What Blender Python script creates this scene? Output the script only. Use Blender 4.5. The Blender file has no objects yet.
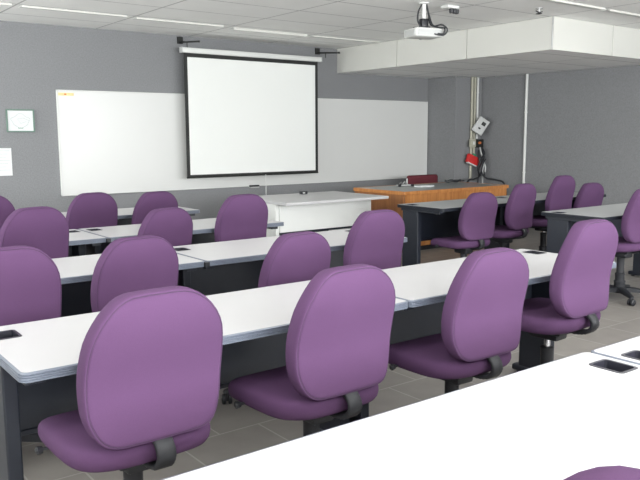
import bpy, bmesh, math, random
from mathutils import Vector, Matrix
random.seed(4)
C = bpy.context.scene.collection
PI = math.pi
EYE = 1.395
# ------------------------------------------------------------------ materials
def srgb(r, g, b):
    f = lambda c: (c/255/12.92) if c/255 <= .04045 else ((c/255+.055)/1.055)**2.4
    return (f(r), f(g), f(b), 1)

def mat(name, col, rough=.6, metal=0, noise=0, nscale=40, bump=0, bscale=200, spec=.5, coat=0, sheen=0, detail=4):
    m = bpy.data.materials.new(name); m.use_nodes = True
    nt = m.node_tree; b = nt.nodes['Principled BSDF']
    b.inputs['Roughness'].default_value = rough
    b.inputs['Metallic'].default_value = metal
    b.inputs['Specular IOR Level'].default_value = spec
    b.inputs['Coat Weight'].default_value = coat
    b.inputs['Sheen Weight'].default_value = sheen
    b.inputs['Base Color'].default_value = col
    tc = nt.nodes.new('ShaderNodeTexCoord')
    if noise:
        n = nt.nodes.new('ShaderNodeTexNoise'); n.inputs['Scale'].default_value = nscale
        n.inputs['Detail'].default_value = detail
        nt.links.new(tc.outputs['Object'], n.inputs['Vector'])
        mx = nt.nodes.new('ShaderNodeMix'); mx.data_type = 'RGBA'
        mx.inputs[6].default_value = tuple(c*(1-noise) for c in col[:3])+(1,)
        mx.inputs[7].default_value = tuple(min(1, c*(1+noise)) for c in col[:3])+(1,)
        nt.links.new(n.outputs['Fac'], mx.inputs[0]); nt.links.new(mx.outputs[2], b.inputs['Base Color'])
    if bump:
        n2 = nt.nodes.new('ShaderNodeTexNoise'); n2.inputs['Scale'].default_value = bscale
        nt.links.new(tc.outputs['Object'], n2.inputs['Vector'])
        bp = nt.nodes.new('ShaderNodeBump'); bp.inputs['Strength'].default_value = bump
        bp.inputs['Distance'].default_value = .002
        nt.links.new(n2.outputs['Fac'], bp.inputs['Height']); nt.links.new(bp.outputs[0], b.inputs['Normal'])
    return m

def brick_mat(name, c1, c2, mortar, bw, bh, ms, rough, offset=.5, loc=(0, 0, 0), noise=.12, nscale=9, coords='Object', bump=.3):
    m = mat(name, c1, rough)
    nt = m.node_tree; b = nt.nodes['Principled BSDF']
    tc = nt.nodes.new('ShaderNodeTexCoord'); mp = nt.nodes.new('ShaderNodeMapping')
    mp.inputs['Location'].default_value = loc
    br = nt.nodes.new('ShaderNodeTexBrick')
    br.inputs['Scale'].default_value = 1; br.inputs['Brick Width'].default_value = bw
    br.inputs['Row Height'].default_value = bh; br.inputs['Mortar Size'].default_value = ms
    br.inputs['Mortar Smooth'].default_value = .2; br.offset = offset; br.squash = 1
    br.inputs['Color1'].default_value = c1; br.inputs['Color2'].default_value = c2; br.inputs['Mortar'].default_value = mortar
    nt.links.new(tc.outputs[coords], mp.inputs[0]); nt.links.new(mp.outputs[0], br.inputs['Vector'])
    n = nt.nodes.new('ShaderNodeTexNoise'); n.inputs['Scale'].default_value = nscale; n.inputs['Detail'].default_value = 6
    nt.links.new(tc.outputs[coords], n.inputs['Vector'])
    mr = nt.nodes.new('ShaderNodeMapRange'); mr.inputs[3].default_value = 1-noise; mr.inputs[4].default_value = 1+noise
    nt.links.new(n.outputs['Fac'], mr.inputs[0])
    mx = nt.nodes.new('ShaderNodeMix'); mx.data_type = 'RGBA'; mx.blend_type = 'MULTIPLY'; mx.inputs[0].default_value = 1
    nt.links.new(br.outputs['Color'], mx.inputs[6]); nt.links.new(mr.outputs[0], mx.inputs[7])
    nt.links.new(mx.outputs[2], b.inputs['Base Color'])
    bp = nt.nodes.new('ShaderNodeBump'); bp.inputs['Strength'].default_value = bump; bp.inputs['Distance'].default_value = .003; bp.invert = True
    nt.links.new(br.outputs['Fac'], bp.inputs['Height']); nt.links.new(bp.outputs[0], b.inputs['Normal'])
    return m

def wood_mat(name, c1, c2, rough=.4, axis='X'):
    m = mat(name, c1, rough); nt = m.node_tree; b = nt.nodes['Principled BSDF']
    tc = nt.nodes.new('ShaderNodeTexCoord'); mp = nt.nodes.new('ShaderNodeMapping')
    mp.inputs['Scale'].default_value = (14, 14, 1.2)
    n = nt.nodes.new('ShaderNodeTexNoise'); n.inputs['Scale'].default_value = 2.2; n.inputs['Detail'].default_value = 8
    n.inputs['Distortion'].default_value = .6
    cr = nt.nodes.new('ShaderNodeValToRGB')
    cr.color_ramp.elements[0].position = .35; cr.color_ramp.elements[0].color = c1
    cr.color_ramp.elements[1].position = .68; cr.color_ramp.elements[1].color = c2
    nt.links.new(tc.outputs['Object'], mp.inputs[0]); nt.links.new(mp.outputs[0], n.inputs['Vector'])
    nt.links.new(n.outputs['Fac'], cr.inputs[0]); nt.links.new(cr.outputs[0], b.inputs['Base Color'])
    return m

M = {}
M['fabric'] = mat('purple_fabric', (.094, .046, .106, 1), .9, noise=.10, nscale=350, bump=.3, bscale=900, spec=.15)
M['fabric_seam'] = mat('purple_seam', (.040, .018, .048, 1), .8, noise=.1, bump=.2)
M['maroon'] = mat('maroon_fabric', (.13, .02, .03, 1), .8, noise=.1, nscale=200, bump=.2)
M['plastic'] = mat('charcoal_plastic', (.014, .015, .019, 1), .45, noise=.15, nscale=60, bump=.15, bscale=400)
M['rubber'] = mat('grey_black_rubber', (.018, .019, .023, 1), .55, noise=.1, bump=.1)
M['chrome'] = mat('chrome', (.6, .6, .62, 1), .2, 1)
M['laminate'] = mat('white_laminate', (.485, .48, .485, 1), .38, noise=.025, nscale=6, spec=.45)
M['laminate_grey'] = mat('grey_white_laminate', (.36, .37, .37, 1), .38, noise=.03, nscale=6)
M['edge'] = mat('blue_grey_edge', (.14, .16, .20, 1), .35, noise=.05, spec=.6)
M['tableblack'] = mat('black_powder_steel', (.009, .012, .020, 1), .45, noise=.15, nscale=30, bump=.1)
M['grommet'] = mat('grommet_black', (.02, .02, .028, 1), .35, bump=.1)
M['wallf'] = mat('grey_wall_fabric', (.236, .240, .248, 1), .95, noise=.26, nscale=70, bump=.5, bscale=160, detail=8, spec=.1)
M['wallr'] = M['wallf']
M['plain'] = mat('painted_wall', (.62, .61, .58, 1), .85, noise=.04, nscale=8, bump=.1)
M['ceil'] = brick_mat('ceiling_tile', (.93, .93, .91, 1), (.91, .91, .89, 1), (.55, .55, .54, 1), 1.183, .62, .011, .9, offset=0, loc=(-.917+1.183, -.03, 0), noise=.05, nscale=3)
M['soffit'] = brick_mat('soffit_tile', (.93, .93, .92, 1), (.91, .91, .90, 1), (.46, .46, .46, 1), 1.183, .62, .011, .9, offset=0, loc=(.27, -.3, 0), noise=.05, nscale=3)
M['floor'] = brick_mat('grey_floor_tile', (.232, .216, .198, 1), (.208, .194, .178, 1), (.34, .325, .305, 1), .43, .43, .0045, .42, offset=.5, loc=(.08, .05, 0), noise=.22, nscale=7)
M['white'] = mat('white_paint', (.69, .70, .68, 1), .5, noise=.02, nscale=5)
M['bulk'] = mat('white_bulkhead_board', (.66, .66, .62, 1), .45, noise=.02, nscale=3)
M['board'] = mat('whiteboard_enamel', (.66, .665, .65, 1), .30, noise=.015, nscale=2, spec=.5)
M['screen'] = mat('screen_cloth', (.81, .825, .80, 1), .8, noise=.01)
M['blackb'] = mat('black_border', (.012, .013, .012, 1), .6, noise=.1)
M['alu'] = mat('aluminium', (.55, .55, .55, 1), .35, 1, noise=.05)
M['wood'] = wood_mat('orange_oak', (.44, .165, .045, 1), (.60, .27, .085, 1))
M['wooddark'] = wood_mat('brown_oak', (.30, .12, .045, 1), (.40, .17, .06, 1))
M['greytop'] = mat('grey_laminate', (.22, .23, .22, 1), .3, noise=.1, nscale=20)
M['yellow'] = mat('yellow_label', (.80, .66, .32, 1), .6, noise=.25, nscale=60)
M['green'] = mat('green_frame', (.12, .20, .16, 1), .5, noise=.1)
M['paper'] = mat('white_paper', (.70, .72, .72, 1), .7, noise=.02)
M['ink'] = mat('faint_grey_ink', (.42, .46, .46, 1), .7, noise=.1)
M['inkgreen'] = mat('green_ink', (.05, .22, .12, 1), .7, noise=.1)
M['beige'] = mat('beige_conduit', (.42, .41, .33, 1), .5, noise=.08)
M['red'] = mat('red_box', (.62, .03, .03, 1), .5, noise=.1)
M['orange'] = mat('orange_plug', (.7, .2, .06, 1), .5, noise=.1)
M['greybox'] = mat('grey_box', (.50, .51, .50, 1), .5, noise=.06)
M['cable'] = mat('black_cable', (.02, .022, .026, 1), .4, noise=.1)
M['glass'] = mat('lens_glass', (.05, .05, .07, 1), .08, spec=.8)
M['concrete'] = mat('windowsill_paint', (.7, .7, .68, 1), .6, noise=.04)

# ------------------------------------------------------------------ mesh helpers
def link(name, me, m, parent=None, smooth=False, loc=None, rot=None):
    o = bpy.data.objects.new(name, me); C.objects.link(o)
    if m is not None and not me.materials: me.materials.append(m)
    if parent is not None: o.parent = parent
    if loc: o.location = loc
    if rot: o.rotation_euler = rot
    if smooth:
        me.polygons.foreach_set('use_smooth', [True]*len(me.polygons))
    me.update()
    return o

def fin(name, bm, m, parent=None, smooth=False, auto=None, loc=None, rot=None):
    bmesh.ops.recalc_face_normals(bm, faces=bm.faces)
    if auto:
        for e in bm.edges:
            if len(e.link_faces) == 2 and e.calc_face_angle(0) > math.radians(auto): e.smooth = False
        smooth = True
    me = bpy.data.meshes.new(name); bm.to_mesh(me); bm.free()
    return link(name, me, m, parent, smooth, loc, rot)

def box(bm, x0, x1, y0, y1, z0, z1, bev=0, seg=2, mi=0):
    vs = [bm.verts.new((x, y, z)) for x in (x0, x1) for y in (y0, y1) for z in (z0, z1)]
    fs = [(0, 1, 3, 2), (4, 6, 7, 5), (0, 4, 5, 1), (2, 3, 7, 6), (0, 2, 6, 4), (1, 5, 7, 3)]
    F = [bm.faces.new([vs[i] for i in f]) for f in fs]
    for f in F: f.material_index = mi
    if bev:
        es = list({e for f in F for e in f.edges})
        r = bmesh.ops.bevel(bm, geom=es, offset=bev, segments=seg, affect='EDGES', profile=.5)
        for f in r['faces']: f.material_index = mi
    return vs

def tube(bm, pts, r, n=12, cap=True, mi=0):
    """tube along points; r a number or list."""
    pts = [Vector(p) for p in pts]; rs = r if isinstance(r, (list, tuple)) else [r]*len(pts)
    rings = []; up = None
    for i, p in enumerate(pts):
        t = (pts[min(i+1, len(pts)-1)]-pts[max(i-1, 0)])
        if t.length < 1e-9: t = Vector((0, 0, 1))
        t.normalize()
        if up is None:
            up = Vector((0, 0, 1)) if abs(t.z) < .9 else Vector((1, 0, 0))
        a = t.cross(up).normalized(); b = a.cross(t).normalized(); up = b
        rings.append([bm.verts.new(p+a*rs[i]*math.cos(2*PI*k/n)+b*rs[i]*math.sin(2*PI*k/n)) for k in range(n)])
    for i in range(len(rings)-1):
        for k in range(n):
            f = bm.faces.new((rings[i][k], rings[i][(k+1) % n], rings[i+1][(k+1) % n], rings[i+1][k])); f.material_index = mi
    if cap:
        bm.faces.new(rings[0][::-1]).material_index = mi; bm.faces.new(rings[-1]).material_index = mi
    return rings

def lathe(bm, prof, n=24, cx=0, cy=0, mi=0):
    """prof: list of (radius, z)"""
    rings = [[bm.verts.new((cx+max(r, 1e-4)*math.cos(2*PI*k/n), cy+max(r, 1e-4)*math.sin(2*PI*k/n), z)) for k in range(n)] for r, z in prof]
    for i in range(len(rings)-1):
        for k in range(n):
            bm.faces.new((rings[i][k], rings[i][(k+1) % n], rings[i+1][(k+1) % n], rings[i+1][k])).material_index = mi
    bm.faces.new(rings[0][::-1]).material_index = mi; bm.faces.new(rings[-1]).material_index = mi

def smooth_path(pts, k=6):
    P = [Vector(p) for p in pts]; out = []
    for i in range(len(P)-1):
        p0, p1, p2, p3 = P[max(i-1, 0)], P[i], P[i+1], P[min(i+2, len(P)-1)]
        for j in range(k):
            t = j/k
            out.append(.5*((2*p1)+(-p0+p2)*t+(2*p0-5*p1+4*p2-p3)*t*t+(-p0+3*p1-3*p2+p3)*t**3))
    out.append(P[-1]); return out

def rrect(x0, x1, y0, y1, r, n=6):
    out = []
    for cx, cy, a0 in ((x1-r, y1-r, 0), (x0+r, y1-r, 90), (x0+r, y0+r, 180), (x1-r, y0+r, 270)):
        for k in range(n+1):
            a = math.radians(a0+90*k/n); out.append((cx+r*math.cos(a), cy+r*math.sin(a)))
    return out

def plate(outline, holes, z0, z1):
    """flat plate with real through holes, as a mesh datablock"""
    cu = bpy.data.curves.new('plate', 'CURVE'); cu.dimensions = '2D'; cu.fill_mode = 'BOTH'
    cu.extrude = (z1-z0)/2
    for ring in [outline]+holes:
        s = cu.splines.new('POLY'); s.points.add(len(ring)-1); s.use_cyclic_u = True
        for p, q in zip(s.points, ring): p.co = (q[0], q[1], 0, 1)
    ob = bpy.data.objects.new('plate', cu); C.objects.link(ob)
    dg = bpy.context.evaluated_depsgraph_get()
    me = bpy.data.meshes.new_from_object(ob.evaluated_get(dg))
    bpy.data.objects.remove(ob); bpy.data.curves.remove(cu)
    me.transform(Matrix.Translation((0, 0, (z0+z1)/2)))
    me.materials.clear()
    return me

def tag(o, label=None, cat=None, group=None, kind=None):
    if label: o['label'] = label
    if cat: o['category'] = cat
    if group: o['group'] = group
    if kind: o['kind'] = kind
    return o

def thing(name, loc, label, cat, group=None, rz=0):
    o = bpy.data.objects.new(name, None); C.objects.link(o); o.empty_display_size = .1
    o.location = loc; o.rotation_euler = (0, 0, rz)
    return tag(o, label, cat, group)

def kids(o): return [c for c in bpy.data.objects if c.parent == o]
def copy_tree(o, parent=None):
    c = o.copy(); C.objects.link(c)
    if parent is not None:
        c.parent = parent
    for ch in kids(o): copy_tree(ch, c)
    return c

# ------------------------------------------------------------------ the room
XL, XR, YB, YF, ZC, ZS = -1.7, 9.28, -2.6, 8.6, 2.631, 2.288
BX, BY = 6.83, 4.95          # bulkhead corner
def struct(name, bm, m, **k):
    o = fin(name, bm, m, **k); o['kind'] = 'structure'; return o

b = bmesh.new(); box(b, XL-.2, XR+.2, YB-.2, YF+.2, -.12, 0); struct('floor', b, M['floor'])
b = bmesh.new(); box(b, XL-.2, XR+.2, YB-.2, YF+.2, ZC, ZC+.12); struct('ceiling', b, M['ceil'])
b = bmesh.new(); box(b, XL-.2, XR+.2, YF, YF+.2, 0, ZC); struct('wall_front', b, M['wallf'])
b = bmesh.new(); box(b, XR, XR+.2, YB, YF, 0, ZC); struct('wall_right', b, M['wallf'])
b = bmesh.new(); box(b, 8.68, XR, 8.0, YF, 0, ZS); struct('wall_column', b, M['wallf'])
# back wall with its row of windows, and left wall
wins = [(-1.2, .9), (1.3, 3.4), (3.8, 5.9), (6.3, 8.4)]
b = bmesh.new()
box(b, XL-.2, XR+.2, YB-.2, YB, 0, .95); box(b, XL-.2, XR+.2, YB-.2, YB, 2.45, ZC)
xs = [XL-.2]+[v for w in wins for v in w]+[XR+.2]
for i in range(0, len(xs), 2): box(b, xs[i], xs[i+1], YB-.2, YB, .95, 2.45)
struct('wall_back', b, M['plain'])
for i, (a, c) in enumerate(wins):
    b = bmesh.new()
    for x in (a, (a+c)/2-.025, c-.05): box(b, x, x+.05, YB-.14, YB-.08, .95, 2.45)
    for z in (.95, 2.4): box(b, a, c, YB-.14, YB-.08, z, z+.05)
    box(b, a-.03, c+.03, YB-.2, YB+.06, .91, .95)
    struct('window_%d' % (i+1), b, M['concrete'])
lw = [(1.2, 3.4), (3.9, 6.1), (6.4, 8.3)]  # unseen left windows, added for side light on ceiling and front wall
b = bmesh.new(); box(b, XL-.2, XL, YB, YF, 0, 1.0); box(b, XL-.2, XL, YB, YF, 2.5, ZC)
yy = [YB]+[v for w in lw for v in w]+[YF]
for i in range(0, len(yy), 2): box(b, XL-.2, XL, yy[i], yy[i+1], 1.0, 2.5)
struct('wall_left', b, M['plain'])
for i, (a, c) in enumerate(lw):
    b = bmesh.new()
    for y in (a, (a+c)/2-.025, c-.05): box(b, XL-.14, XL-.08, y, y+.05, 1.0, 2.5)
    for z in (1.0, 2.45): box(b, XL-.14, XL-.08, a, c, z, z+.05)
    box(b, XL-.2, XL+.05, a-.03, c+.03, .96, 1.0)
    struct('window_%d' % (i+5), b, M['concrete'])
b = bmesh.new(); box(b, XL, 8.68, YF-.012, YF, 0, .09); struct('baseboard_front', b, M['plastic'])
b = bmesh.new(); box(b, XR-.012, XR, YB, 8.0, 0, .09); struct('baseboard_right', b, M['plastic'])

# lowered ceiling on the right: white boards along its edge, tiles beneath
b = bmesh.new(); box(b, BX+.02, XR, BY+.02, YF, ZS+.004, ZC-.001); struct('ceiling', b, M['soffit'])
b = bmesh.new()
ys = [BY+.0, 6.132, 7.338, YF]
for i in range(3): box(b, BX, BX+.019, ys[i]+(.012 if i else 0), ys[i+1]-.0, ZS, ZC-.002, .0015, 1)
xs = [BX+.021, 7.96, XR]
for i in range(2): box(b, xs[i]+(.010 if i else 0), xs[i+1], BY-.0, BY+.019, ZS, ZC-.002, .0015, 1)
struct('trim_1', b, M['bulk'])
b = bmesh.new(); box(b, BX-.004, BX+.012, BY-.006, BY+.008, ZS-.003, ZC-.003, .002, 1); struct('trim_2', b, M['alu'])

# thin white air slots between the ceiling tiles
def slot(x0, x1, y, h, label):
    t = thing('ceiling_air_slot', ((x0+x1)/2, y, ZC), label, 'air vent', 'white air slots in the ceiling')
    w = (x1-x0)/2
    b = bmesh.new(); box(b, -w, w, -.006, .006, -h, 0, .002, 1); fin('slot_blade', b, M['bulk'], t)
    b = bmesh.new(); box(b, -w, w, .012, .10, -.006, 0, .002, 1); fin('slot_flange', b, M['white'], t)
    return t
sx = [(.98, 2.05), (2.15, 3.20), (3.32, 4.36), (4.52, 5.56), (5.68, 6.78)]
sl = ['white ceiling air slot at the left edge of the photo, first before the whiteboard', 'white ceiling air slot over the left part of the whiteboard',
      'white ceiling air slot left of the projection screen bracket', 'white ceiling air slot right above the projection screen', 'white ceiling air slot nearest the left end of the white bulkhead']
for i, (a, c) in enumerate(sx): slot(a, c, 7.47+.04*i, (.019, .017, .018, .030, .015)[i], sl[i])
slot(5.79, 6.83, 4.345, .018, 'white ceiling air slot at the top edge of the photo, left of the bulkhead corner')
slot(6.93, 8.05, 4.36, .018, 'white ceiling air slot at the top right corner of the photo')

# ------------------------------------------------------------------ front wall: board, screen, pictures
WB0, WB1, WBZ0, WBZ1 = 2.785, 8.655, .728, 1.915
t = thing('whiteboard', ((WB0+WB1)/2, YF, WBZ0), 'wide wall whiteboard running behind the projection screen', 'whiteboard')
b = bmesh.new(); w = (WB1-WB0)/2; h = WBZ1-WBZ0
box(b, -w, w, -.022, -.002, 0, h, .002, 1); fin('panel', b, M['board'], t)
b = bmesh.new()
for z in (-.008, h-.006): box(b, -w-.008, w+.008, -.028, -.001, z, z+.014, .003, 1)
for x in (-w-.008, w-.006): box(b, x, x+.014, -.028, -.001, -.008, h+.008, .003, 1)
fin('frame', b, M['white'], t)
b = bmesh.new(); box(b, -w+.012, -w+.19, -.0245, -.022, h-.058, h-.026); tag(fin('sticker', b, M['yellow'], t), 'yellow and orange sticker strip')
b = bmesh.new(); box(b, -w+.08, -w+.105, -.0252, -.0245, h-.05, h-.034); tag(fin('sticker_print', b, M['orange'], t), 'orange print on the sticker')

SY = 8.40; sx0, sx1, sz0, sz1 = 4.285, 6.325, .887, 2.405
t = thing('projection_screen', ((sx0+sx1)/2, SY, sz0), 'white pull-down projection screen with black border hanging before the whiteboard', 'projection screen')
w = (sx1-sx0)/2; h = sz1-sz0
b = bmesh.new(); box(b, -w+.045, w-.045, -.0035, .0025, .028, h-.05); fin('screen_cloth', b, M['screen'], t)
b = bmesh.new()
box(b, -w, -w+.045, -.003, .002, 0, h+.005); box(b, w-.045, w, -.003, .002, 0, h+.005)
box(b, -w+.045, w-.045, -.003, .002, 0, .028); box(b, -w+.045, w-.045, -.003, .002, h-.05, h+.005)
fin('screen_border', b, M['blackb'], t)
b = bmesh.new(); tube(b, [(-w, 0, -.004), (w, 0, -.004)], .011, 10); tag(fin('weight_bar', b, M['blackb'], t, auto=40), 'thin black bottom bar')
b = bmesh.new(); box(b, -w-.035, w+.05, -.035, .04, h-.002, h+.062, .012, 3); fin('screen_case', b, M['white'], t, auto=40)
for x in (-w-.038, w+.046):
    b = bmesh.new(); box(b, x, x+.012, -.036, .041, h-.004, h+.064, .004, 2); fin('end_cap', b, M['greybox'], t)
for x, lab in ((sx0+.05, 'black wall bracket holding the left end of the projection screen'), (sx1+.14, 'black wall bracket holding the right end of the projection screen')):
    br = thing('screen_bracket', (x, YF, 2.53), lab, 'bracket', 'screen brackets')
    b = bmesh.new(); box(b, -.035, .035, -.03, -.001, 0, .085, .004, 1); fin('wall_plate', b, M['blackb'], br)
    b = bmesh.new(); tube(b, [(0, -.02, .020), (0, -.50, -.020)], .010, 8); tube(b, [(0, -.50, -.03), (0, -.50, -.01)], .016, 8); fin('arm', b, M['blackb'], br, auto=40)
    b = bmesh.new(); tube(b, [(0, -.20, .004), (0, -.20, -.064)], .005, 6); fin('hanger', b, M['blackb'], br)

t = thing('whiteboard_eraser', (5.365, 8.5645, .716), 'small dark eraser clipped under the bottom edge of the whiteboard', 'eraser')
b = bmesh.new(); box(b, -.07, .07, -.03, .02, .0, .022, .005); fin('grip', b, M['plastic'], t)
b = bmesh.new(); box(b, -.068, .068, -.028, .018, -.014, .0, .002); fin('felt', b, M['greybox'], t)
b = bmesh.new(); tube(b, smooth_path([(5.43, 8.37, .889), (5.431, 8.37, .75), (5.43, 8.37, .60)]), .004, 6); lathe(b, [(.004, .60), (.011, .595), (.012, .565), (.006, .555)], 10, 5.43, 8.37)
tag(fin('pull_cord', b, M['white'], None, auto=40), 'thin pale pull cord hanging below the projection screen', 'cord')

t = thing('picture_frame', (2.375, YF, 1.572), 'small green-framed floor plan hanging on grey wall left of whiteboard', 'picture')
b = bmesh.new()
for a in ((-.150, -.134, -.125, .125), (.134, .150, -.125, .125), (-.134, .134, -.125, -.110), (-.134, .134, .110, .125)): box(b, a[0], a[1], -.02, -.001, a[2], a[3], .002, 1)
fin('frame', b, M['green'], t)
b = bmesh.new(); box(b, -.135, .135, -.010, -.001, -.111, .111); fin('print', b, M['paper'], t)
b = bmesh.new()
loop = [(.095*math.cos(a)*(1+.12*math.sin(5*a)), -.0112, .07*math.sin(a)*(1+.15*math.cos(4*a))) for a in [k*PI/20 for k in range(41)]]
tube(b, loop+[(.03, -.0112, .03), (-.03, -.0112, .02), (.0, -.0112, -.03), (.06, -.0112, -.01)], .0016, 4)
tag(fin('plan_drawing', b, M['ink'], t), 'faint grey plan lines')
b = bmesh.new()
for i in range(5): box(b, -.028+i*.011, -.021+i*.011, -.0112, -.010, -.085, -.075)
tag(fin('caption', b, M['inkgreen'], t), 'short green caption')
t = thing('wall_notice', (2.155, YF, 1.125), 'white paper notice pinned to grey wall at left edge, under the framed plan', 'notice')
b = bmesh.new(); box(b, -.105, .105, -.004, -.001, -.15, .15); fin('sheet', b, M['paper'], t)
b = bmesh.new()
for i in range(7): box(b, -.085, .085-.02*(i % 3), -.0047, -.004, .12-i*.035, .123-i*.035)
fin('text_lines', b, M['ink'], t)

# ------------------------------------------------------------------ right side: conduits and wall clutter
def conduit(x, y, z0, z1, r, m, label, wall='f', clips=(.35, .75)):
    t = thing('conduit', (x, y, z0), label, 'conduit', 'conduits')
    b = bmesh.new(); tube(b, [(0, 0, 0), (0, 0, z1-z0)], r, 12); fin('pipe', b, m, t, auto=40)
    for c in clips:
        z = (z1-z0)*c
        b = bmesh.new(); tube(b, [(0, 0, z-.01), (0, 0, z+.01)], r*1.2, 12)
        fin('pipe_clip', b, m, t, auto=40)
conduit(9.025, 7.975, .70, ZS, .021, M['beige'], 'beige conduit, leftmost of three pipes by the grey column')
conduit(9.088, 7.975, .95, ZS, .021, M['beige'], 'beige conduit, middle of three pipes by the grey column')
conduit(9.152, 7.975, 1.335, ZS, .018, M['white'], 'white conduit, rightmost of three pipes, running down to the tilted grey box')
conduit(9.256, 7.120, .05, ZS, .021, M['white'], 'single white conduit on the right wall, away from the cluster of three', 'r')

t = thing('control_box', (9.09, 7.85, 1.535), 'pale grey control box hanging tilted in front of the conduits', 'box'); t.rotation_euler = (0, math.radians(33), math.radians(-35))
b = bmesh.new(); box(b, -.09, .09, -.03, .04, -.125, .125, .009); fin('casing', b, M['greybox'], t, auto=40)
b = bmesh.new(); box(b, -.01, .055, -.034, -.03, .02, .075); tag(fin('display', b, M['blackb'], t), 'black display')
b = bmesh.new(); box(b, -.02, .02, -.036, -.03, -.055, -.03, .002); fin('button', b, M['plastic'], t)
t = thing('socket_box', (9.175, 7.955, 1.262), 'black socket box with orange plug under the tilted grey box', 'socket')
b = bmesh.new(); box(b, -.055, .085, -.03, .04, -.065, .065, .006); fin('back_box', b, M['blackb'], t, auto=40)
b = bmesh.new(); lathe(b, [(.02, 0), (.02, .03), (.012, .035)], 12); o = fin('plug', b, M['orange'], t, auto=40, loc=(-.02, -.03, .01), rot=(PI/2, 0, 0))
t = thing('switch_box', (8.99, 7.915, 1.27), 'small beige switch box just left of the black socket box', 'switch')
b = bmesh.new(); box(b, -.05, .05, -.03, .03, -.06, .06, .006); fin('back_box', b, M['beige'], t, auto=40)
b = bmesh.new(); box(b, -.02, .02, -.036, -.03, -.025, .025, .002); fin('rocker', b, M['white'], t)
t = thing('alarm_box', (8.99, 7.91, 1.0), 'red box hanging tilted over the wooden desk, beside the cables', 'alarm box'); t.rotation_euler = (0, math.radians(20), 0)
b = bmesh.new(); box(b, -.12, .12, -.03, .03, -.06, .075, .008); fin('casing', b, M['red'], t, auto=40)
b = bmesh.new(); box(b, -.10, .09, -.034, .02, -.075, -.057, .003); tag(fin('base_strip', b, M['white'], t), 'pale lower strip')
b = bmesh.new(); box(b, -.02, .05, -.01, .02, .067, .11, .004); tag(fin('clip', b, M['inkgreen'], t), 'green top clip')

t = thing('cable_bundle', (9.1, 7.9, .75), 'tangled black and grey cables hanging from wall box to the wooden desk', 'cables')
def cab(pts, r, m=M['cable']):
    b = bmesh.new(); tube(b, smooth_path(pts, 6), r, 8); fin('cable', b, m, t, auto=60)
for pts, r, mm in [
  ([(.08, 0, .45), (.10, -.04, .30), (.02, -.06, .18), (.0, -.05, .05), (-.1, -.1, -.1), (-.1, -.1, -.72)], .014, 'cable'),
  ([(.05, 0, .45), (.04, -.05, .33), (.09, -.06, .2), (.07, -.05, .08), (.02, -.1, -.3), (.02, -.1, -.70)], .012, 'greybox'),
  ([(.10, 0, .44), (.07, -.07, .36), (.0, -.08, .26), (-.05, -.06, .12), (-.06, -.10, .01), (-.3, -.2, -.03), (-.5, -.25, -.06), (-.62, -.26, -.4), (-.64, -.26, -.73)], .016, 'cable'),
  ([(.02, 0, .40), (-.02, -.05, .3), (.0, -.07, .1), (.03, -.15, -.02), (.08, -.32, -.05), (.11, -.46, -.12), (.12, -.52, -.5), (.12, -.53, -.73)], .013, 'cable'),
  ([(.11, .02, .40), (.13, -.02, .25), (.10, -.04, .12), (.13, -.04, .0)], .014, 'cable'),
  ([(.12, .0, .22), (.14, -.04, .16), (.13, -.05, .06)], .012, 'white')]:
    cab(pts, r, M[mm])
b = bmesh.new(); tube(b, smooth_path([(-.04, -.1, .02), (-.06, -.11, .10), (-.03, -.12, .19), (.02, -.12, .27)]), [.03]*6+[.022]*6+[.022]*6+[.03], 10); fin('handset', b, M['plastic'], t, auto=50)

# ------------------------------------------------------------------ projector and ceiling fittings
t = thing('projector', (5.15, 5.17, ZC), 'white ceiling projector hanging from a short pole with looped cables', 'projector', rz=math.radians(-14))
b = bmesh.new(); lathe(b, [(.05, -.002), (.05, -.012), (.022, -.02), (.022, -.15), (.03, -.155), (.03, -.165)], 16); fin('pole', b, M['white'], t, auto=40)
b = bmesh.new(); box(b, -.035, .035, -.03, .03, -.235, -.15, .005); box(b, -.11, .11, -.012, .012, -.243, -.231); box(b, -.012, .012, -.10, .10, -.243, -.231); fin('mount', b, M['plastic'], t, auto=40)
b = bmesh.new(); box(b, -.15, .15, -.12, .12, -.325, -.243, .018, 3)
bod = fin('body', b, M['white'], t, auto=40)
b = bmesh.new(); box(b, -.154, -.148, -.09, .09, -.315, -.258, .002); 
for k in range(8): box(b, -.157, -.154, -.084+k*.022, -.076+k*.022, -.31, -.264)
fin('vent_grille', b, M['greybox'], bod)
b = bmesh.new(); lathe(b, [(.04, 0), (.04, .03), (.028, .034), (.026, .02)], 20); fin('lens', b, M['glass'], bod, auto=40, loc=(.05, .11, -.285), rot=(-PI/2, 0, 0))
b = bmesh.new(); box(b, -.13, .13, -.126, -.118, -.31, -.262, .002); fin('connector_panel', b, M['greybox'], bod)
for pts in ([(.02, 0, -.01), (.05, -.02, -.10), (.06, -.05, -.2), (.12, -.12, -.235), (.17, -.19, -.25), (.15, -.19, -.30), (.10, -.15, -.295)],
            [(.02, -.02, -.01), (.04, -.05, -.12), (.07, -.1, -.22), (.14, -.17, -.215), (.2, -.2, -.26), (.16, -.18, -.31), (.05, -.15, -.30)],
            [(-.02, 0, -.01), (-.07, 0, -.08), (-.08, 0, -.17), (-.04, -.02, -.235)]):
    b = bmesh.new(); tube(b, smooth_path([(x*.8, y*.8, z) for x, y, z in pts]), .008, 8); fin('cable', b, M['cable'], t, auto=60)
t = thing('ceiling_socket', (5.48, 5.15, ZC), 'white ceiling socket with dark plugs just right of the projector pole', 'socket')
b = bmesh.new(); box(b, -.08, .08, -.05, .05, -.03, -.001, .008); fin('socket_plate', b, M['white'], t, auto=40)
for x in (-.01, .03, .065):
    b = bmesh.new(); lathe(b, [(.018, -.075), (.022, -.06), (.022, -.035)], 10, x, -.03); fin('plug', b, M['plastic'], t, auto=40)
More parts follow.
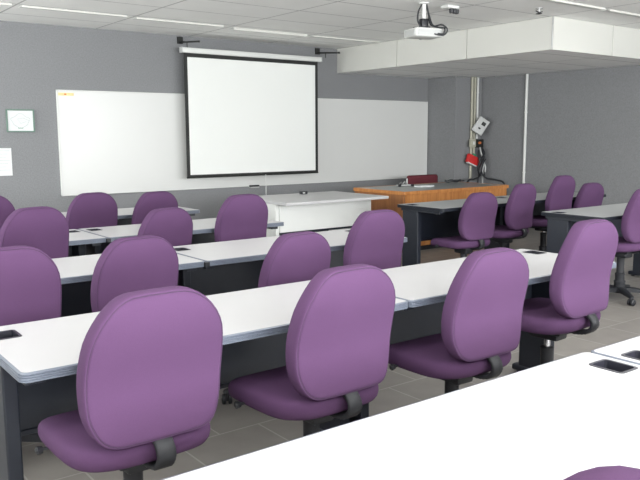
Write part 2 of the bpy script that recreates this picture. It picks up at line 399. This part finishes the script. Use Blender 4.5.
t = thing('sprinkler', (6.30, 4.73, ZC), 'small dark ceiling sprinkler near the corner of the white bulkhead', 'sprinkler')
b = bmesh.new(); lathe(b, [(.035, -.001), (.035, -.008), (.012, -.012), (.012, -.04)], 14); fin('rose', b, M['alu'], t, auto=40)
b = bmesh.new(); lathe(b, [(.006, -.06), (.03, -.056), (.032, -.052), (.008, -.05), (.008, -.04)], 12); tube(b, [(-.05, 0, -.03), (0, 0, -.045), (.05, 0, -.03)], .006, 6); fin('deflector', b, M['plastic'], t, auto=40)

# ------------------------------------------------------------------ training tables
ZT = .73; TH = .027; TD = .61
def make_table(L, edge='edge', holes=(1, 1)):
    t = thing('training_table', (0, 0, 0), 'x', 'table')
    out = rrect(0, L, 0, TD, .025, 6)
    hs = []
    for side, on in zip((0, 1), holes):
        if not on: continue
        hx = .035 if side == 0 else L-.115
        hs.append((hx, hx+.08, TD-.19, TD-.09))
    me = plate(rrect(.004, L-.004, .004, TD-.004, .022, 6), [rrect(a, c, d, e, .012, 4) for a, c, d, e in hs], ZT-TH, ZT)
    link('tabletop', me, M['laminate' if edge == 'edge' else 'laminate_grey'], t)
    # ridged edge band swept round the outline
    b = bmesh.new(); prof = [(-.004, ZT-.0005)]; n = 4
    step = (TH+.004)/n; z = ZT+.0005
    prof = [(-.005, ZT+.0003), (.000, ZT-.001)]
    for k in range(n):
        z0 = ZT-.001-k*(TH+.002)/n; zz = (TH+.002)/n
        prof += [(.0035, z0-zz*.2), (.0035, z0-zz*.75), (.0, z0-zz*.95)]
    prof += [(-.005, ZT-TH-.003)]
    cx, cy = L/2, TD/2; N = len(out)
    nrm = []
    for i, p in enumerate(out):
        a, c = out[i-1], out[(i+1) % N]; d = Vector((c[0]-a[0], c[1]-a[1])).normalized(); nrm.append((d.y, -d.x))
    rings = [[b.verts.new((p[0]+nx*o, p[1]+ny*o, z)) for o, z in prof] for p, (nx, ny) in zip(out, nrm)]
    for i in range(N):
        r0, r1 = rings[i], rings[(i+1) % N]
        for k in range(len(prof)-1): b.faces.new((r0[k], r1[k], r1[k+1], r0[k+1]))
    tag(fin('edge_band', b, M[edge], t, auto=30), 'ridged blue-grey edge band' if edge == 'edge' else 'ridged black edge band')
    for a, c, d, e in hs:
        b = bmesh.new()
        o1 = rrect(a-.006, c+.006, d-.006, e+.006, .015, 4); o2 = rrect(a+.003, c-.003, d+.003, e-.003, .009, 4)
        rr = [[b.verts.new((x, y, zz)) for x, y in o] for o, zz in ((o1, ZT+.0004), (o1, ZT+.002), (o2, ZT+.002), (o2, ZT-.045))]
        for i in range(3):
            for k in range(len(o1)): b.faces.new((rr[i][k], rr[i][(k+1) % len(o1)], rr[i+1][(k+1) % len(o1)], rr[i+1][k]))
        b.faces.new(rr[3])
        g = fin('cable_grommet', b, M['grommet'], t)
        b = bmesh.new(); box(b, (a+c)/2-.02, (a+c)/2+.02, d+.02, (d+e)/2, ZT-.044, ZT-.02, .003); fin('socket_insert', b, M['plastic'], g)
    for x in (.028, L-.078):
        b = bmesh.new()
        box(b, x, x+.05, .345, .555, .045, ZT-TH-.004, .006)
        box(b, x-.005, x+.055, .06, .57, ZT-TH-.03, ZT-TH-.003, .003)
        lg = fin('leg', b, M['tableblack'], t)
        b = bmesh.new(); box(b, x-.008, x+.058, .27, .60, .012, .05, .012, 3)
        for y in (.31, .56):
            lathe(b, [(.018, 0), (.02, .006), (.008, .012)], 12, x+.025, y)
        fin('foot', b, M['tableblack'], lg, auto=40)
    b = bmesh.new(); box(b, .08, L-.08, .475, .49, .37, ZT-TH-.004, .002, 1); box(b, .08, L-.08, .468, .497, .362, .382, .003, 1); fin('modesty_panel', b, M['tableblack'], t)
    return t

tables = [
 # x, y, L, label
 (.500, .677, 1.505, 'white training table in the foreground filling the bottom of the photo'),
 (2.014, .671, 1.50, 'white training table at the right photo edge, butting the foreground table'),
 (.55, 2.13, 1.515, 'white training table behind the three nearest chairs, its left corner showing'),
 (2.075, 2.13, 1.50, 'white training table whose right end hides behind the highest front chair'),
 (.37, 3.51, 1.515, 'white training table in the second chair row, left of the dark joint clip'),
 (1.895, 3.51, 1.49, 'white training table in the second chair row, ending near the black table leg'),
 (.31, 4.75, 1.515, 'white training table in the third chair row, left of the joint with two cable grommets'),
 (1.835, 4.75, 1.415, 'white training table, third chair row, its tip ending before the white desk'),
 (.225, 6.04, 1.515, 'white training table nearest the whiteboard, mostly hidden behind chairs at left'),
 (1.75, 6.04, 1.455, 'white training table in the row nearest the whiteboard, its right tip standing free'),
]
protos = {}
def place_table(x, y, L, label, group, edge='edge'):
    k = (L, edge)
    if k not in protos: o = make_table(L, edge); protos[k] = o
    else: o = copy_tree(protos[k])
    o.location = (x, y, 0); tag(o, label, 'table', group)
for x, y, L, lab in tables: place_table(x, y, L, lab, 'white training tables in rows on the left')
place_table(4.955, 4.70, 1.315, 'grey-topped table with black end panel before the wooden desk', 'tables on the right side', 'tableblack')
place_table(6.28, 4.70, 1.315, 'far grey-topped table on the right, its tip past the last dark chair', 'tables on the right side', 'tableblack')
place_table(5.415, 3.37, 1.52, 'grey-topped table in the row nearer the camera on the right side', 'tables on the right side', 'tableblack')
# dark clips that join neighbouring tables
for x, y, lab in ((1.890, 3.505, 'dark joint clip under the front edge of the second row of tables'), (1.830, 4.745, 'dark joint clip under the front edge of the third row of tables')):
    b = bmesh.new(); box(b, -.014, .014, -.004, .03, -.026, .0, .003); o = fin('table_clip', b, M['plastic'], None, loc=(x, y-.006, ZT-.004)); tag(o, lab, 'clip', 'table clips')

# ------------------------------------------------------------------ office chair
BH, BZ = .4402, .5193
def poly5(v, t):
    """smooth curve through five evenly spaced values"""
    k = (0, .25, .5, .75, 1.); r = 0
    for a in range(5):
        L = 1
        for c in range(5):
            if c != a: L *= (t-k[c])/(k[a]-k[c])
        r += v[a]*L
    return r
def hw(t):
    W = poly5((.2427, .2141, .2174, .2044, .2041), t)
    d = min(t, 1-t)*BH; r = .150 if t > .5 else .125
    q = min(max((r-d)/r, 0), 1)
    return W-r*(1-(1-q**2.1)**(1/2.1))
def prof_y(t): return poly5((-.1965, -.1743, -.1862, -.2140, -.2028), min(max(t, 0), 1))

def back_outline(n=22):
    """closed outline of the backrest seen from behind: list of (x, t)"""
    ts = [.5-.5*math.cos(PI*k/n) for k in range(n+1)]
    R = [(hw(t), t) for t in ts]
    out = R[:]
    # flat runs at the top and bottom are filled with points
    wt, wb = R[-1][0], R[0][0]
    for k in range(1, 6): out.append((wt*(1-k/3), 1.0))
    out += [(-x, t) for x, t in R[::-1]][1:] if False else [(-x, t) for x, t in R[::-1][1:]]
    for k in range(1, 6): out.append((-wb*(1-k/3), 0.0))
    return out
def shell_from(rings, b, close=True):
    for i in range(len(rings)-1):
        n = len(rings[i])
        for k in range(n): b.faces.new((rings[i][k], rings[i][(k+1) % n], rings[i+1][(k+1) % n], rings[i+1][k]))

def backrest_mesh():
    out = back_outline(); b = bmesh.new()
    def P(x, t, s, dy):
        # scale about the centre of the pad
        X = x*s; Tt = .5+(t-.5)*s
        # crisp smaller corner of the rim
        return (X, prof_y(Tt)+dy+.28*X*X, BZ+Tt*BH)
    # layers from the rear centre to the rim, then to the front centre: (scale, dy)
    L = [(.10, -.041), (.35, -.041), (.6, -.040), (.8, -.0385), (.90, -.037), (.945, -.0355), (.958, -.034), (.964, -.0285), (.970, -.034), (.985, -.0315), (.997, -.022), (1.0, -.008), (1.0, .010), (.99, .024), (.965, .033), (.9, .040), (.75, .045), (.5, .048), (.25, .049), (.08, .049)]
    rings = [[b.verts.new(P(x, t, s, dy)) for x, t in out] for s, dy in L]
    shell_from(rings, b)
    b.faces.new(rings[0][::-1]); b.faces.new(rings[-1])
    return b, P, out

def seat_mesh():
    b = bmesh.new(); out = []
    N = 56
    for k in range(N):
        a = 2*PI*k/N; c, s = math.cos(a), math.sin(a)
        se = lambda v: math.copysign(abs(v)**.50, v)
        x = .236*se(c); y = .250*se(s)
        if y < 0: x *= 1-.12*(-y/.25)**2
        out.append((x, y))
    def P(x, y, s, z):
        X, Y = x*s, y*s
        dz = -.028*max(0, (Y-.10)/.13)**2 + .05*X*X + .012*max(0, (-Y-.1)/.13)**2
        return (X, Y+.042, z+dz)
    L = [(.1, .428), (.6, .428), (.88, .430), (.95, .436), (.985, .448), (1.0, .463), (.998, .478), (.985, .489), (.955, .498), (.9, .504), (.8, .507), (.5, .506), (.2, .505), (.06, .505)]
    rings = [[b.verts.new(P(x, y, s, z)) for x, y in out] for s, z in L]
    shell_from(rings, b); b.faces.new(rings[0][::-1]); b.faces.new(rings[-1])
    return b

def make_chair():
    t = thing('office_chair', (0, 0, 0), 'x', 'chair')
    fin('seat', seat_mesh(), M['fabric'], t, smooth=True)
    bb, P, out = backrest_mesh(); back = fin('backrest', bb, M['fabric'], t, smooth=True)
    b = bmesh.new(); pts = [Vector(P(x, tt, .9645, -.0320)) for x, tt in out]
    rings = []
    n = len(pts)
    for i, p in enumerate(pts):
        d = (pts[(i+1) % n]-pts[i-1]).normalized(); a = d.cross(Vector((0, 1, 0))).normalized(); c = a.cross(d)
        rings.append([b.verts.new(p+(a*math.cos(q*PI/3)+c*math.sin(q*PI/3))*.0022) for q in range(6)])
    for i in range(n):
        r0, r1 = rings[i], rings[(i+1) % n]
        for k in range(6): b.faces.new((r0[k], r0[(k+1) % 6], r1[(k+1) % 6], r1[k]))
    tag(fin('piping', b, M['fabric_seam'], back, smooth=True), 'dark purple seam round the rear panel')
    # curved rear support band, ribbed
    b = bmesh.new()
    path = smooth_path([(0, -.02, .428), (0, -.13, .426), (0, -.185, .430), (0, -.222, .442), (0, -.243, .468), (0, -.241, .492), (0, -.226, .512), (0, -.200, .526)], 5)
    rings = []
    for i, p in enumerate(path):
        d = (path[min(i+1, len(path)-1)]-path[max(i-1, 0)]).normalized(); nn = Vector((1, 0, 0)).cross(d).normalized()
        w = .029; th = .008+(.002 if i % 2 else 0)
        rings.append([b.verts.new(p+Vector((sx_*w*q, 0, 0))+nn*(th*e)) for sx_, q, e in ((-1, 1, -.5), (-1, .85, -1), (1, .85, -1), (1, 1, -.5), (1, 1, .5), (1, .85, 1), (-1, .85, 1), (-1, 1, .5))])
    for i in range(len(rings)-1):
        for k in range(8): b.faces.new((rings[i][k], rings[i][(k+1) % 8], rings[i+1][(k+1) % 8], rings[i+1][k]))
    b.faces.new(rings[0][::-1]); b.faces.new(rings[-1])
    fin('back_support', b, M['rubber'], t, auto=50)
    b = bmesh.new(); box(b, -.09, .09, -.12, .12, .405, .430, .008); box(b, -.05, .05, -.08, .08, .365, .41, .012); mech = fin('tilt_mechanism', b, M['plastic'], t, auto=40)
    for y, z, ln in ((.09, .445, .255),):
        b = bmesh.new(); tube(b, [(-.05, y, z+.005), (-ln, y+.01, z)], .0055, 8)
        tube(b, [(-ln+.010, y+.01, z), (-ln-.006, y+.01, z)], [.011, .014], 12)
        tube(b, [(-ln-.006, y+.01, z), (-ln-.011, y+.01, z)], [.010, .007], 12)
        fin('lever', b, M['plastic'], mech, auto=50)
    b = bmesh.new(); lathe(b, [(.016, .20), (.016, .405)], 16); fin('gas_lift', b, M['chrome'], t, auto=40)
    b = bmesh.new()
    pr = [(.044, .085)]
    for r, z0, z1 in ((.044, .085, .16), (.038, .16, .225), (.030, .225, .37)):
        pr += [(r, z0+.004), (r+.001, z1-.02), (r+.0035, z1-.014), (r+.0035, z1-.004), (r-.003, z1)]
    lathe(b, pr, 24); fin('gas_lift_cover', b, M['rubber'], t, auto=35)
    base = None
    b = bmesh.new(); lathe(b, [(.045, .055), (.052, .065), (.052, .095), (.044, .105)], 24); base = fin('base', b, M['plastic'], t, auto=40)
    def leg_bm():
        b = bmesh.new(); rings = []
        for r, zt, zb, w in ((.03, .108, .065, .03), (.12, .104, .064, .026), (.22, .088, .062, .022), (.275, .078, .060, .020), (.288, .072, .062, .014)):
            rings.append([b.verts.new((r, y*w, z)) for y, z in ((-1, zb), (1, zb), (1, zt-.008), (.6, zt), (-.6, zt), (-1, zt-.008))])
        for i in range(4):
            for k in range(6): b.faces.new((rings[i][k], rings[i][(k+1) % 6], rings[i+1][(k+1) % 6], rings[i+1][k]))
        b.faces.new(rings[0][::-1]); b.faces.new(rings[-1])
        tube(b, [(.265, 0, .062), (.265, 0, .04)], .008, 8)
        return b
    def caster_bm():
        b = bmesh.new()
        for s in (-1, 1): tube(b, [(0, s*.007, 0), (0, s*.009, 0), (0, s*.022, 0), (0, s*.026, 0)], [.024, .0275, .0275, .022], 18)
        tube(b, [(0, -.008, 0), (0, .008, 0)], .012, 8)
        box(b, -.018, .012, -.0055, .0055, 0, .034, .003)
        return b
    for k in range(5):
        a = 2*PI*k/5
        if k == 0:
            l0 = fin('leg', leg_bm(), M['plastic'], base, auto=40); c0 = fin('caster', caster_bm(), M['plastic'], base, auto=40)
            c0.location = (.27, 0, .0275); c0.rotation_euler = (0, 0, .5)
        else:
            l = l0.copy(); C.objects.link(l); l.parent = base; l.rotation_euler = (0, 0, a)
            c = c0.copy(); C.objects.link(c); c.parent = base; c.location = (.27*math.cos(a), .27*math.sin(a), .0275); c.rotation_euler = (0, 0, a+.7*k)
    return t

chairs = [
 (0.87, 2.136, 0.0155, 0.0065, .6, 'largest purple office chair in the photo, leftmost of the nearest full row', 'front'),
 (1.5585, 2.1183, 0.027, -0.0005, .2, 'purple office chair second from left in the nearest full row', 'front'),
 (2.3217, 2.128, -0.0076, -0.0159, .23, 'purple office chair third from left in the nearest full row', 'front'),
 (3.0177, 2.149, 0.0616, 0.0484, .1, 'purple office chair at the right end of the nearest full row, set highest', 'front'),
 (0.788, 3.367, -0.003, -0.009, .5, 'purple office chair cut by the left photo edge in the second row', 'second'),
 (1.385, 3.48, 0.087, -0.029, .9, 'purple office chair rising directly behind the largest front chair, second row', 'second'),
 (2.135, 3.232, 0.108, -0.047, .3, 'purple office chair in the second row, leaning left behind the middle foreground chair', 'second'),
 (2.928, 3.508, 0.024, -0.004, .7, 'purple office chair at the right end of the second row, beside the black table leg', 'second'),
 (1.273, 4.765, 0.193, 0.020, .3, 'purple office chair at the left edge in the third row, under the framed plan', 'third'),
 (2.126, 4.769, 0.22, -0.037, .8, 'purple office chair in the third row, small and low before the whiteboard', 'third'),
 (2.80, 4.842, 0.064, 0.016, .1, 'purple office chair at the right end of the third row, beside the white desk', 'third'),
 (1.349, 6.115, 0.001, 0.008, .2, 'dark purple office chair in the farthest row, a sliver at the left edge', 'far'),
 (2.142, 6.12, 0.114, -0.013, .6, 'dark purple office chair in the farthest row, under the left corner of the whiteboard', 'far'),
 (2.657, 6.057, 0.181, -0.026, .4, 'dark purple office chair in the farthest row, under the left part of the whiteboard', 'far'),
 (5.344, 4.784, -0.055, -0.09, .9, 'purple office chair at the black-ended table before the wooden desk, seat showing', 'right'),
 (5.88, 4.745, 0.129, -0.031, .2, 'purple office chair right of the wooden desk, second along the far right table', 'right'),
 (6.60, 4.80, 0.087, 0.021, .5, 'tall purple office chair third along the far right table, under the bare grey wall', 'right'),
 (7.11, 4.79, -0.006, -0.075, .5, 'low dark purple office chair farthest right along the far right table', 'right'),
 (5.811, 3.436, -0.072, -0.003, .35, 'purple office chair cut by the right edge, its black castor base showing', 'right'),
 (.982, .442, -1.194, 0.052, .3, 'purple office chair with only its top showing at the bottom right corner', 'front'),
]
G = {'front': 'purple chairs in the nearest rows', 'second': 'purple chairs in the second row', 'third': 'purple chairs in the third row', 'far': 'purple chairs in the farthest row', 'right': 'purple chairs on the right side'}
proto = make_chair()
for i, (x, y, rz, dz, br, lab, g) in enumerate(chairs):
    o = proto if i == len(chairs)-1 else copy_tree(proto)
    o.location = (x, y, 0); o.rotation_euler = (0, 0, rz); tag(o, lab, 'chair', G[g])
    for ch in kids(o):
        n = ch.name.split('.')[0]
        if n in ('seat', 'backrest', 'back_support', 'tilt_mechanism', 'gas_lift'): ch.location.z = dz
        if n == 'base': ch.rotation_euler = (0, 0, br)

# ------------------------------------------------------------------ white desk and wooden desk at the front
t = thing('white_desk', (4.20, 6.10, 0), 'plain white desk standing before the whiteboard, left of the wooden desk', 'desk')
b = bmesh.new(); box(b, 0, 1.375, 0, .98, .70, .73, .004); fin('desktop', b, M['laminate'], t)
b = bmesh.new(); box(b, .055, 1.29, .20, .218, .405, .70, .002); fin('front_panel', b, M['white'], t)
b = bmesh.new(); box(b, .055, 1.29, .195, .225, .385, .404, .002); tag(fin('gap_shade', b, M['tableblack'], t), 'thin black strip for the shaded gap under the front panel')  # black strip stands in for the shadowed gap below the panel
for x in (.015, 1.248):
    b = bmesh.new(); box(b, x, x+.04, .220, .93, 0, .70, .003); fin('side_panel', b, M['white'], t)
t = thing('desk_gadget', (5.0, 6.92, .73), 'small black block lying on the white desk', 'block')
b = bmesh.new(); box(b, -.04, .04, -.03, .03, 0, .035, .006); fin('block', b, M['plastic'], t, auto=40)
b = bmesh.new(); box(b, -.03, .0, -.033, -.03, .01, .025); fin('label_patch', b, M['greybox'], t)

t = thing('teacher_desk', (6.10, 6.40, 0), 'orange-brown wooden teacher desk with grey top behind the black-ended table', 'desk')
WX, WY = 1.91, .95
b = bmesh.new(); box(b, .02, WX-.02, .02, WY-.02, .722, .731); fin('desktop', b, M['greytop'], t)
b = bmesh.new()
for a in ((0, WX, 0, .02), (0, WX, WY-.02, WY), (0, .02, .02, WY-.02), (WX-.02, WX, .02, WY-.02)): box(b, a[0], a[1], a[2], a[3], .69, .733, .003, 1)
fin('top_edging', b, M['wood'], t)
b = bmesh.new(); box(b, .03, WX-.03, .01, .03, .06, .69, .002); fin('front_panel', b, M['wood'], t)
for x in (.008, WX-.028):
    b = bmesh.new(); box(b, x, x+.02, .03, WY-.02, .0, .69, .002); fin('side_panel', b, M['wooddark'], t)
b = bmesh.new(); box(b, .0281, WX-.0281, .04, .058, .0, .06, .001); fin('plinth', b, M['plastic'], t)
b = bmesh.new(); box(b, .33, .90, .002, .01, .08, .34, .002); d = fin('drawer', b, M['wood'], t)
b = bmesh.new(); tube(b, smooth_path([(.40, .003, .145), (.405, -.018, .145), (.57, -.018, .145), (.575, .003, .145)], 4), .007, 8); fin('handle', b, M['plastic'], d, auto=50)

t = thing('visitor_chair', (7.98, 7.73, 0), 'dark red padded chair behind the wooden teacher desk', 'chair', rz=PI)
b = bmesh.new(); box(b, -.24, .24, -.22, .22, .44, .51, .03, 3); fin('seat', b, M['maroon'], t, auto=60)
b = bmesh.new(); box(b, -.315, .315, -.29, -.23, .46, .805, .045, 4); fin('backrest', b, M['maroon'], t, auto=60)
for x in (-.2, .2):
    for y in (-.2, .19):
        b = bmesh.new(); tube(b, [(x, y, 0), (x, y, .445)], .012, 10); fin('leg', b, M['plastic'], t, auto=40)

# things lying on the wooden desk
t = thing('clip_stand', (6.79, 7.15, .733), 'small silver gadget with a white upright rod on the wooden desk', 'gadget')
b = bmesh.new(); box(b, -.10, .12, -.04, .04, 0, .02, .006); fin('body', b, M['greybox'], t, auto=40)
b = bmesh.new(); tube(b, smooth_path([(-.09, -.02, .018), (-.04, .0, .05), (.0, .01, .03), (.03, 0, .055), (.06, 0, .02)]), .009, 8); fin('wire_loop', b, M['alu'], t, auto=60)
b = bmesh.new(); tube(b, [(.085, .02, .015), (.085, .02, .095)], .009, 8); tag(fin('rod', b, M['white'], t, auto=60), 'white upright rod')
b = bmesh.new(); box(b, -.115, -.08, -.05, -.02, 0, .03, .005); box(b, .10, .15, -.05, .0, 0, .02, .005); tag(fin('dark_foot', b, M['plastic'], t, auto=60), 'dark rounded feet')
t = thing('paper_stack', (6.88, 6.86, .7325), 'white stack of paper lying on the wooden desk before the dark red chair', 'paper')
for k in range(3):
    b = bmesh.new(); box(b, -.12+.003*k, .12+.002*k, -.06-.002*k, .06, .006*k+.0005, .006*k+.006); fin('sheet', b, M['paper'], t)
# black things along the back of the desk
for x, y, lab in ((7.74, 7.14, 'black cable coil on the back of the wooden desk, left of the wall cables'),):
    b = bmesh.new(); pts = [(.15*math.cos(a)*(1+.1*math.sin(3*a)), .05*math.sin(a), .012+.006*math.sin(5*a)+a*.0011) for a in [k*.35 for k in range(54)]]
    tube(b, smooth_path(pts+[(.22, .06, .012), (.30, .08, .012)], 2), .010, 8); o = fin('cable_coil', b, M['cable'], None, auto=60, loc=(x, y, .742)); tag(o, lab, 'cable')

WE = (265, 265, 165, 165); PE = 14; LE = (14, 84, 118)
# ------------------------------------------------------------------ light: daylight through the back windows
W = bpy.data.worlds.new('World'); bpy.context.scene.world = W; W.use_nodes = True
bg = W.node_tree.nodes['Background']; bg.inputs[0].default_value = (.86, .93, 1, 1); bg.inputs[1].default_value = 1.5
for i, (a, c) in enumerate(wins):
    L = bpy.data.lights.new('daylight', 'AREA'); L.shape = 'RECTANGLE'; L.size = c-a-.1; L.size_y = 1.4
    L.energy = WE[i]; L.color = (.97, .99, 1)
    o = bpy.data.objects.new('daylight', L); C.objects.link(o)
    o.location = ((a+c)/2, YB-.05, 1.7); o.rotation_euler = (math.radians(116), 0, 0)
for i, (a, c) in enumerate(lw):  # added lamps at the unseen left windows, to lift the ceiling
    L = bpy.data.lights.new('added_left_light', 'AREA'); L.shape = 'RECTANGLE'; L.size = c-a-.1; L.size_y = 1.4
    L.energy = LE[i]; L.color = (.98, 1, .98)
    o = bpy.data.objects.new('added_left_light', L); C.objects.link(o)
    o.location = (XL-.05, (a+c)/2, 1.75); o.rotation_euler = (math.radians(112), 0, math.radians(-90))
# unseen ceiling panels added to brighten tables in the camera's half of the room
for i, (x, y) in enumerate([(x, y) for y in (-.9, 1.3, 3.5) for x in (.2, 3.2, 6.2)]):
    t = thing('added_ceiling_light', (x, y, ZC), ('flat ceiling light panel added above the near rows, out of view'), 'light', 'added ceiling lights')
    b = bmesh.new(); box(b, -.6, .6, -.3, .3, -.012, -.001, .002, 1); fin('frame', b, M['white'], t)
    L = bpy.data.lights.new('added_panel_light', 'AREA'); L.shape = 'RECTANGLE'; L.size = 1.1; L.size_y = .5
    L.energy = PE; L.color = (1, 1, .985)
    o = bpy.data.objects.new('added_panel_light', L); C.objects.link(o); o.location = (x, y, ZC-.02)
# ------------------------------------------------------------------ camera
cam = bpy.data.cameras.new('camera'); co = bpy.data.objects.new('camera', cam); C.objects.link(co)
cam.sensor_fit = 'HORIZONTAL'; cam.sensor_width = 36; cam.lens = 743.455/640*36; cam.clip_start = .02
yaw, pit, rol = math.radians(37.111), math.radians(7.988), math.radians(.253)
fwd = Vector((math.sin(yaw)*math.cos(pit), math.cos(yaw)*math.cos(pit), -math.sin(pit)))
right = Vector((math.cos(yaw), -math.sin(yaw), 0)); down = fwd.cross(right)
r_ = right*math.cos(rol)+down*math.sin(rol); d_ = -right*math.sin(rol)+down*math.cos(rol)
m = Matrix((r_, -d_, -fwd)).transposed().to_4x4(); m.translation = (0, 0, EYE); co.matrix_world = m
sc = bpy.context.scene; sc.camera = co
sc.view_settings.view_transform = 'Standard'; sc.view_settings.look = 'None'; sc.view_settings.gamma = 1
sc.view_settings.use_curve_mapping = False
sc.view_settings.exposure = 0.0
